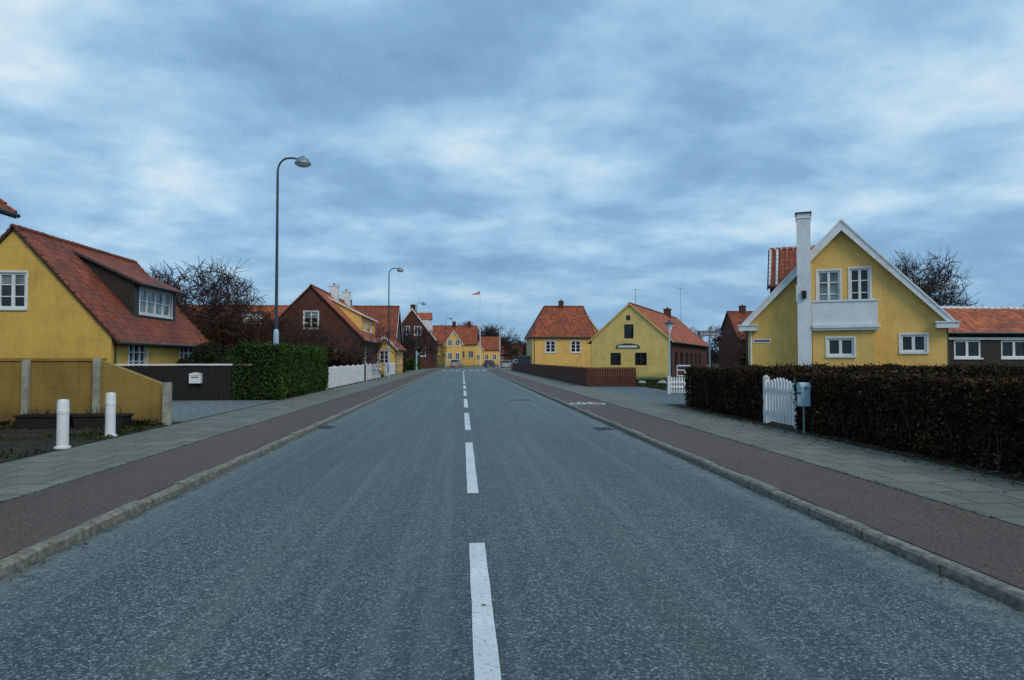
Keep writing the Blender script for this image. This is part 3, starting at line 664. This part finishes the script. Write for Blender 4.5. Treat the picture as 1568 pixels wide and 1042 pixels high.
def car(name,loc,rot,paint_,van=False):
    E=empty(name,loc,rot); mb=MB(); L=4.3 if not van else 4.8; H=1.45 if not van else 1.95; w=.86
    if van: body=[(-L/2,.35),(L/2,.35),(L/2,.8),(L/2-.2,1.0),(L/2-1.0,1.12),(-L/2+.02,1.12)]; top=[(L/2-1.0,1.12),(L/2-1.7,H),(-L/2+.1,H),(-L/2+.02,1.12)]
    else: body=[(-L/2,.3),(L/2,.3),(L/2,.62),(L/2-.15,.78),(L/2-1.1,.92),(-L/2+.1,.95),(-L/2,.75)]; top=[(L/2-1.1,.92),(L/2-1.85,H),(-L/2+.75,H),(-L/2+.1,.95)]
    mb.prism(body,(-w,0,0),(0,1,0),(0,0,1),(1,0,0),2*w,paint_)
    A=[(-(w-.02 if z<1.2 else w-.16),y,z) for y,z in top]; B=[(-a,b,c) for a,b,c in A]
    mb.face(A,'carglass'); mb.face(B[::-1],'carglass')
    for i in range(4):
        j=(i+1)%4; mb.face([A[i],A[j],B[j],B[i]],'carglass')
    y1,y2=top[1][0],top[2][0]
    mb.prism([(y2-.02,H-.02),(y1+.02,H-.02),(y1-.1,H+.05),(y2+.15,H+.05)],(-w+.13,0,0),(0,1,0),(0,0,1),(1,0,0),2*w-.26,paint_)
    for f in(.0,.5,1.0):
        for sx in(-1,1):
            ya=top[3][0]+(top[0][0]-top[3][0])*f; yb=y2+(y1-y2)*f
            mb.tube((sx*(w-.02),ya,top[0][1]),(sx*(w-.145),yb,H),.035,.035,paint_,6)
    mb.build('body',E)
    mb=MB()
    for sx in(-1,1):
        for yy in(-L/2+.8,L/2-.85):
            mb.tube((sx*(w-.18),yy,.32),(sx*(w+.02),yy,.32),.32,.32,'rubber',18); mb.tube((sx*(w+.02),yy,.32),(sx*(w+.03),yy,.32),.2,.19,'steel',14)
    mb.build('wheels',E); mb=MB()
    for sx in(-1,1):
        mb.box(sx*.62-.16,sx*.62+.16,L/2-.005,L/2+.02,.55,.7,'white'); mb.box(sx*.66-.12,sx*.66+.12,-L/2-.02,-L/2+.005,.62,.8,'red')
    mb.box(-.26,.26,-L/2-.025,-L/2+.002,.42,.54,'white'); mb.build('lights',E)
car('parked_van',(8.5,90,.1),-.25,M['car_blue'],True); car('parked_car',(8.3,128,.0),-.1,M['car_silver']); car('parked_car',(5.6,140,0),-.2,M['car_darkgrey'])
car('parked_car',(9.8,122,.1),0,M['car_whitec']); car('parked_car',(-1.2,136,.1),-.15,M['car_silver']); car('parked_car',(11.5,138,.1),.4,M['car_redc'])
# ---------------------------------------------------------------- RIGHT side
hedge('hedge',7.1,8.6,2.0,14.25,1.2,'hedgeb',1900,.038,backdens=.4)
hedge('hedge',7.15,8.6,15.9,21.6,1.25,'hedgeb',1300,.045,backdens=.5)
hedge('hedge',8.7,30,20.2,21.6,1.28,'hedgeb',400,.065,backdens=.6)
E=empty('garden_gate',(7.2,14.35,.09)); mb=MB()
for i in range(9):
    a=.06+i*.15; z=1.0+.10*math.sin(math.pi*i/8)
    mb.prism([(0,.07),(.1,.07),(.1,z-.05),(.05,z),(0,z-.05)],(0,a,0),(0,1,0),(0,0,1),(1,0,0),.025,'white')
mb.box(.027,.06,.03,1.42,.25,.33,'white'); mb.box(.027,.06,.03,1.42,.78,.86,'white'); mb.build('gate_leaf',E)
mb=MB()
for a in(-.06,1.47): mb.box(-.03,.09,a-.05,a+.05,-.05,1.08,'white'); mb.prism([(-.06,0),(.06,0),(0,.06)],(.03,a-.055,1.082),(1,0,0),(0,0,1),(0,1,0),.11,'white')
mb.build('gate_posts',E)
mb=MB()
for i in range(3):
    a=.12+i*.14; mb.prism([(0,.07),(.1,.07),(.1,.92),(.05,.98),(0,.92)],(a,-.09,0),(1,0,0),(0,0,1),(0,1,0),.025,'white')
mb.box(.1,.52,-.06,-.03,.3,.37,'white'); mb.box(.1,.52,-.06,-.03,.75,.82,'white'); mb.build('side_panel',E)
E=empty('mailbox',(6.98,13.55,.1)); mb=MB(); mb.box(-.09,.09,-.10,.10,.55,.92,'paintblue')
mb.prism([(-.10,0),(.10,0),(.10,.04),(.06,.09),(0,.11),(-.06,.09),(-.10,.04)],(-.105,0,.922),(0,1,0),(0,0,1),(1,0,0),.21,'paintblue'); mb.box(-.097,-.091,-.07,.07,.8,.83,'black'); mb.box(-.096,-.091,-.05,.05,.62,.74,'white'); mb.build('box',E)
mb=MB(); mb.tube((0,.0,0),(0,0,.55),.022,.022,'steel',8); mb.tube((.0,-.35,0),(0,-.35,.4),.015,.015,'darkwood',6); mb.build('post',E)
# R1: gable turned to face the junction
RA=-math.radians(27)
S1=(8.05-3.5)/4.2
E=house('yellow_gabled_house',(17.78,30.8,0),RA,8.4,11,3.5,8.05,'yellow2','tile3',
 {'front':[win(2.9,1.95,1.02,.78,cr=(2,1),ft=.09,surround=True),win(-.55,3.6,.96,2.2,cr=(2,4),ft=.08,glass='curtain',sill=False,surround=True),win(.76,3.6,.82,2.25,cr=(2,4),ft=.08,sill=False,surround=True)],
  'left':[win(3,1.2,1.2,1.3),win(8,1.2,1.2,1.3)]},trim='white',ovg=.25,ove=.3,gutter=True)
mb=MB()
for sx in (-1,1):
    mb.prism([(0,0),(4.52,-S1*4.52),(4.52,-S1*4.52-.34),(0,-.50)],(0,-.30,8.14),(sx,0,0),(0,0,1),(0,-1,0),.05,'white')
    mb.prism([(0,0),(4.55,-S1*4.55),(4.55,-S1*4.55-.10),(0,-.10)],(0,-.352,8.17),(sx,0,0),(0,0,1),(0,-1,0),.04,'white')
    a,b=sorted((sx*3.75,sx*4.6)); mb.box(a,b,-.38,-.03,3.0,3.24,'white'); mb.box(a-.05,b+.05,-.43,-.03,3.243,3.30,'white')
mb.build('bargeboards',E)
mb=MB()
c0,c1=-1.93,-1.33
mb.box(c0,c1,-.95,-.02,-.1,8.45,'whitewash'); mb.box(c0-.06,c1+.06,-1.01,.04,8.452,8.50,'lead'); mb.box(c0-.03,c1+.03,-.98,.01,8.2,8.25,'whitewash')
mb.box(c0-.05,c1-.3,-.97,-.03,4.3,5.1,'whitewash')
mb.box(c0+.2,c0+.40,-1.10,-.975,4.45,4.8,'black'); mb.build('chimney',E)
W=MB();G=MB();Fm=MB()
bx0,bx1,bd=-1.3,1.3,.78
wallface(W,G,Fm,(0,-bd,0),(1,0,0),(0,-1,0),[(bx0,-.1),(bx1,-.1),(bx1,3.05),(bx0,3.05)],[win(-.12,1.78,1.1,.80,cr=(2,1),ft=.09,surround=True)],'yellow2')
for x in(bx0,bx1): W.face([(x,-bd,-.1),(x,-.001,-.1),(x,-.001,3.05),(x,-bd,3.05)],'yellow2')
W.build('bay_walls',E);G.build('bay_glass',E);Fm.build('bay_frame',E)
mb=MB(); a0,a1=bx0-.0,bx1+.1
mb.box(a0-.0,a1+.10,-bd-.25,-.02,3.052,3.2,'white'); mb.box(a0,a1+.04,-bd-.19,-.02,2.95,3.05,'white')
mb.box(a0,a1,-bd-.14,-bd-.04,3.202,4.25,'whitewash'); mb.box(a1-.1,a1,-bd-.038,-.02,3.202,4.25,'whitewash')
mb.box(a0-.0,a1+.04,-bd-.18,-bd+.0,4.252,4.34,'white'); mb.box(a1-.14,a1+.04,-bd+.002,-.02,4.252,4.34,'white')
mb.build('balcony',E)
mb=MB(); mb.box(-3.95,-3.15,-.03,-.004,2.42,2.6,'white'); mb.box(-3.9,-3.2,-.034,-.031,2.47,2.55,'signblue')
mb.tube((-4.05,-.08,0),(-4.05,-.08,3.2),.045,.045,'white',8); mb.build('street_plate',E)
mb=MB(); xL,xR=-3.3,0; yc=3.6; hw=2.1; zt=7.5; ze=5.3
mb.face([(-2.9,yc-1.8,3),(-2.9,yc+1.8,3),(-2.9,yc+1.8,5.6),(-2.9,yc,7.3),(-2.9,yc-1.8,5.6)],'yellow2')
for yy in(yc-1.8,yc+1.8): mb.face([(-2.9,yy,3),(0,yy,3),(0,yy,5.6),(-2.9,yy,5.6)],'yellow2')
for sg in(-1,1):
    mb.face([(xL,yc+sg*hw,ze),(xR,yc+sg*hw,ze),(xR,yc,zt),(xL,yc,zt)],'tile2')
    mb.face([(xL,yc+sg*hw,ze-.1),(xR,yc+sg*hw,ze-.1),(xR,yc,zt-.1),(xL,yc,zt-.1)],'darkwood')
    mb.face([(xL,yc+sg*hw,ze-.1),(xR,yc+sg*hw,ze-.1),(xR,yc+sg*hw,ze),(xL,yc+sg*hw,ze)],'darkwood')
    mb.prism([(0,0),(sg*hw,ze-zt),(sg*hw,ze-zt-.2),(0,-.2)],(xL-.05,yc,zt+.03),(0,1,0),(0,0,1),(1,0,0),.05,'darkwood')
for k in range(11):
    x=xL+k*.3; mb.tube((x,yc,zt),(x+.27,yc,zt),.12,.10,'tile3',8); mb.tube((x-.03,yc,zt),(x+.03,yc,zt),.14,.14,'whitewash',8)
for row in(0,1):
    for k in range(9):
        t=(k+.2)/9.; mb.tube((xL+.06+row*.34,yc-hw*(1-t),ze+(zt-ze)*t+.03),(xL+.06+row*.34,yc-hw*(1-t-.085),ze+(zt-ze)*(t+.085)+.05),.055,.065,'whitewash',6)
mb.build('cross_gable',E)
E=house('low_house_wing',(25.0,39.5,0),-math.pi/2,6,22,3.3,4.75,'darkwood','tile3',{'right':[win(3.4,1.7,1.6,1.0,cr=(2,1),ft=.1),win(6.2,1.7,1.6,1.0,cr=(2,1),ft=.1),win(9,1.7,1.6,1.0,cr=(2,1),ft=.1)]},trim='white',capm='whitewash')
mb=MB(); mb.box(3.03,3.10,.1,21.9,2.72,2.85,'white'); mb.build('fascia',E)
house('background_house',(48.5,54,0),-math.pi/2,8,12,4.6,7.2,'brick','tile2',{'right':[win(3,1.4,1.2,1.3)]})
house('brick_house',(35.9,90,0),-math.pi/2,7,6,4.6,8.1,'brick','tile2',{'right':[win(1.6,2.9,1.2,1.2,surround=True),win(4.6,2.9,1.2,1.2,surround=True)]},chim=((0,2,.7,8.9,'brick'),))
bare_tree('bare_tree',(36.2,53,0),10.8,1.1,11,'bark',rot=.6,scale=.7,tw=.018); bare_tree('bare_tree',(37.2,54,0),10.2,1.1,12,'bark',rot=1.6,scale=.7,tw=.018)
bare_tree('bare_tree',(35.6,54,0),10,1.1,12,'bark',rot=3.6,scale=.65,tw=.018)
a=-math.atan2(11,21.3)
E=house('yellow_gable_house',(14.7,59.1,0),a,7.0,24,3.45,6.55,'yellowg','tile3',
 {'front':[win(-.1,3.45,.85,1.25,cr=(1,1),frame='darkwood',sill=False),win(-.15,5.05,.4,.45,cr=(1,1),frame='darkwood',sill=False,ft=.04),win(-1.3,1.1,.95,1.1,cr=(2,1),frame='darkwood',sill=False),win(.95,1.1,1.05,1.1,cr=(2,1),frame='darkwood',sill=False)],
  'right':[win(3+i*3,1.1,1.8,1.2,cr=(3,1),frame='darkwood') for i in range(6)]},trim='yellowg',sidemat='brick',ovg=.1,chim=((0,18,.7,7.3,'brick'),),trimw=.14)
mb=MB(); mb.prism([(-1.1,0),(1.1,0),(.95,.28),(.3,.42),(-.3,.42),(-.95,.28)],(-.2,-.06,2.6),(1,0,0),(0,0,1),(0,1,0),.05,'signblue'); mb.prism([(-.9,.06),(.9,.06),(.8,.24),(-.8,.24)],(-.2,-.075,2.6),(1,0,0),(0,0,1),(0,1,0),.012,'white'); mb.build('sign',E)
E=house('yellow_hipped_house',(8.75,89,0),-math.pi/2,7.6,7.8,4.75,8.6,'yellow2','tile',
 {'right':[win(2.3,2.5,1.25,1.45,cr=(2,3),surround=True,ft=.1),win(5.5,2.5,1.25,1.45,cr=(2,3),surround=True,ft=.1)],'front':[win(-1.5,2.5,1.1,1.4,surround=True),win(1.5,2.5,1.1,1.4,surround=True)]},hip=(2.2,.9),ove=.3,ovg=.25,chim=((0,4.2,.6,9.3,'brick'),))
mb=MB(); mb.box(3.8,3.88,-.1,7.9,4.35,4.55,'white'); mb.build('cornice',E)
house('yellow_house',(17.1,91.5,0),0,3.4,8,5,7.4,'yellow2','tile',{'front':[win(.5,2.4,1,1.3,surround=True)]},trim='white')
mb=MB(); y=38
while y<95:
    mb.box(6.95,6.975,y,y+.13,.1,1.12+random.uniform(-.006,.006),'redfence'); y+=.142
for yy in range(38,96,2): mb.box(6.98,7.08,yy,yy+.1,.05,1.13,'redfence')
mb.box(6.92,7.03,38,95,1.14,1.17,'redfence')
x=6.95
while x<9.75:
    mb.box(x,x+.13,37.95,37.975,.1,1.12+random.uniform(-.006,.006),'redfence'); x+=.142
mb.box(6.92,9.8,37.9,37.998,1.14,1.17,'redfence'); mb.build('board_fence')
E=empty('lantern_post',(9.75,31.6,.1)); mb=MB(); mb.tube((0,0,0),(0,0,.7),.06,.055,'darkwood',10); mb.tube((0,0,.7),(0,0,2.75),.04,.035,'paintblue',10); mb.build('post',E)
mb=MB(); mb.lathe((0,0,2.72),[(.04,0),(.07,.05),(.13,.3),(.2,.42),(.21,.45)],'white',14); mb.lathe((0,0,3.17),[(.24,0),(.24,.03),(.12,.12),(.04,.15),(.03,.2),(0,.22)],'gutter',14); mb.build('lantern',E)
def text(s,parent,loc,rot,size,mat):
    cu=bpy.data.curves.new('lettering','FONT'); cu.body=s; cu.size=size; cu.align_x='CENTER'; cu.align_y='CENTER'; cu.extrude=.002; cu.materials.append(M[mat])
    o=bpy.data.objects.new('lettering',cu); COL.objects.link(o); o.parent=parent; o.location=loc; o.rotation_euler=rot
E=empty('street_name_sign',(10.1,27.3,.1)); mb=MB(); mb.tube((0,0,0),(0,0,2.75),.035,.035,'steel',10); mb.tube((0,0,2.75),(0,0,2.79),.045,.02,'steel',10); mb.box(-.52,.5,-.06,-.037,2.45,2.68,'signblue'); mb.build('plate',E)
mb=MB(); mb.box(-.50,.48,-.064,-.061,2.465,2.475,'white'); mb.box(-.50,.48,-.064,-.061,2.655,2.665,'white'); mb.build('border',E)
text('Skallerupvej',E,(-.01,-.066,2.565),(math.pi/2,0,0),.17,'white')
picket('picket_fence',29.4,9.0,10.3,.85,axis='x')
E=empty('notice_board',(10.0,30.2,.1)); mb=MB(); mb.box(-.4,-.35,0,.05,0,1.3,'darkwood'); mb.box(.35,.4,0,.05,0,1.3,'darkwood'); mb.box(-.35,.35,.01,.04,.75,1.25,'white'); mb.box(-.31,.31,.0,.008,1.05,1.2,'signblue'); mb.box(-.31,0,.0,.008,.8,1.0,'redfence'); mb.build('board',E)
for i,(x,y,r) in enumerate(((12.2,41,.28),(12.9,40.5,.35),(13.6,40.2,.24),(14.5,39.6,.3),(11.2,42,.22))):
    bm=bmesh.new(); bmesh.ops.create_icosphere(bm,subdivisions=3,radius=r)
    for v in bm.verts:
        n_=v.co.normalized(); v.co*=1+.15*math.sin(n_.x*4+i)*math.cos(n_.y*5)+.05*math.sin(n_.z*9+i*2); v.co.z*=.65
    me=bpy.data.meshes.new('boulder'); bm.to_mesh(me); bm.free(); me.materials.append(M['boulder']); o=bpy.data.objects.new('boulder',me); COL.objects.link(o); o.location=(x,y,.15)
bush('garden_bush',(21,46,.1),3,2.5,1.8,'hedgeb',5000,.14,15); bush('garden_bush',(15.8,36.5,.1),1.2,1.2,1.3,'bushg',4000,.09,16)
for i,(x,y,h,sd) in enumerate(((33,72,6.2,11),(30,100,7,12),(27,105,7.5,11),(38,80,6.5,12),(44,100,8,11),(50,90,8,12),(36,105,7.4,12),(33,110,7.6,11))):
    bare_tree('bare_tree',(x,y,0),h,1,sd,'bark',rot=i*1.7,tw=.022)
n=60000; th=rng.uniform(-1.25,1.35,n); rad=rng.uniform(255,330,n)
hh=5.5+2.5*np.sin(th*17)+1.8*np.sin(th*41+1)+1.2*np.sin(th*97)
C=np.stack([np.sin(th)*rad,np.cos(th)*rad,rng.random(n)**1.3*np.clip(hh,2,12)],1)
leafcloud('distant_tree_line',C,1.3,'twigfar')
for x,y,z0,z1 in((-16.0,90,8.2,10),(30,92,0,11.5),(17,66,6.0,8.6)):
    mb=MB(); mb.tube((x,y,z0),(x,y,z1),.03,.02,'steel',6); mb.tube((x-.5,y,z1-.1),(x+.5,y,z1-.1),.012,.012,'steel',4)
    for k in range(5): mb.tube((x-.4+.2*k,y-.3,z1-.1),(x-.4+.2*k,y+.3,z1-.1),.01,.01,'steel',4)
    mb.build('roof_antenna' if z0>0 else 'utility_pole')
# ---------------------------------------------------------------- world
w=bpy.data.worlds.new('World'); scene.world=w; w.use_nodes=True; t=w.node_tree; t.nodes.clear()
def N(typ,**k):
    nd=t.nodes.new(typ)
    for a,b in k.items(): setattr(nd,a,b)
    return nd
out=N('ShaderNodeOutputWorld'); bg=N('ShaderNodeBackground'); bg.inputs[1].default_value=.1; t.links.new(bg.outputs[0],out.inputs[0])
sky=N('ShaderNodeTexSky',sky_type='NISHITA'); sky.sun_disc=False; sky.sun_elevation=math.radians(40); sky.sun_rotation=math.radians(150)
tc=N('ShaderNodeTexCoord'); sp=N('ShaderNodeSeparateXYZ'); t.links.new(tc.outputs['Generated'],sp.inputs[0])
def MA(op,a,b=None):
    nd=N('ShaderNodeMath',operation=op)
    for i,x in enumerate((a,b)):
        if x is None: continue
        if isinstance(x,(int,float)): nd.inputs[i].default_value=x
        else: t.links.new(x,nd.inputs[i])
    return nd.outputs[0]
def RP(fac,stops):
    rp=N('ShaderNodeValToRGB'); e=rp.color_ramp.elements
    while len(e)<len(stops): e.new(.5)
    for el,(p,c) in zip(e,stops): el.position=p; el.color=(*c,1) if isinstance(c,tuple) else (c,c,c,1)
    t.links.new(fac,rp.inputs[0]); return rp.outputs[0]
zz=MA('ADD',MA('MAXIMUM',sp.outputs[2],0),.21)
U=MA('DIVIDE',sp.outputs[0],zz); V=MA('DIVIDE',sp.outputs[1],zz)
cb=N('ShaderNodeCombineXYZ'); t.links.new(U,cb.inputs[0]); t.links.new(V,cb.inputs[1])
def NO(scale,det,rough,off,st=(1,1,1),dist=0):
    mp=N('ShaderNodeMapping'); mp.inputs['Location'].default_value=off; mp.inputs['Scale'].default_value=st; t.links.new(cb.outputs[0],mp.inputs[0])
    nd=N('ShaderNodeTexNoise'); nd.inputs['Scale'].default_value=scale; nd.inputs['Detail'].default_value=det; nd.inputs['Roughness'].default_value=rough; nd.inputs['Distortion'].default_value=dist
    t.links.new(mp.outputs[0],nd.inputs['Vector']); return nd.outputs['Fac']
n1=NO(2.0,7,.54,(3.6,1.2,0),(.95,1.1,1),.15); n2=NO(.8,3,.5,(7,2,0),(1,1,1)); n3=NO(7.5,4,.6,(1,5,0),(1,1,1),.2)
f=MA('ADD',MA('ADD',MA('MULTIPLY',n1,.60),MA('MULTIPLY',n2,.30)),MA('MULTIPLY',n3,.10))
band=RP(sp.outputs[2],[(.10,0),(.20,.04),(.28,.035),(.38,0)])
f=MA('ADD',f,band)
c_=RP(f,[(.37,(.19,.36,.56)),(.46,(.25,.45,.67)),(.52,(.34,.56,.78)),(.575,(.46,.67,.85)),(.66,(.70,.83,.93))])
ml=N('ShaderNodeMix',data_type='RGBA',blend_type='MULTIPLY'); ml.inputs[0].default_value=1; t.links.new(c_,ml.inputs[6]); ml.inputs[7].default_value=(10,10,10,1)
mx=N('ShaderNodeMix',data_type='RGBA'); mx.inputs[0].default_value=.06; t.links.new(ml.outputs[2],mx.inputs[6]); t.links.new(sky.outputs[0],mx.inputs[7])
hz=RP(sp.outputs[2],[(0,.7),(.15,0)])
m3=N('ShaderNodeMix',data_type='RGBA'); t.links.new(hz,m3.inputs[0]); t.links.new(mx.outputs[2],m3.inputs[6]); m3.inputs[7].default_value=(2.2,4.0,6.1,1)
t.links.new(m3.outputs[2],bg.inputs[0])
L=bpy.data.lights.new('sun','SUN'); L.energy=1.5; L.angle=math.radians(25); L.color=(1,.87,.70)
so=bpy.data.objects.new('sun',L); COL.objects.link(so)
az=math.radians(150); el=math.radians(40); d=Vector((math.sin(az)*math.cos(el),math.cos(az)*math.cos(el),math.sin(el)))
so.rotation_euler=d.to_track_quat('Z','Y').to_euler(); so.location=(20,-30,40)
cam=bpy.data.cameras.new('camera'); co=bpy.data.objects.new('camera',cam); COL.objects.link(co); scene.camera=co
cam.lens=24; cam.sensor_width=36; cam.clip_end=4000; cam.clip_start=.05
co.location=(0,0,1.6); co.rotation_euler=(math.radians(90+1.64),0,math.radians(-4.16))
scene.view_settings.view_transform='Standard'; scene.view_settings.look='None'; scene.view_settings.exposure=0
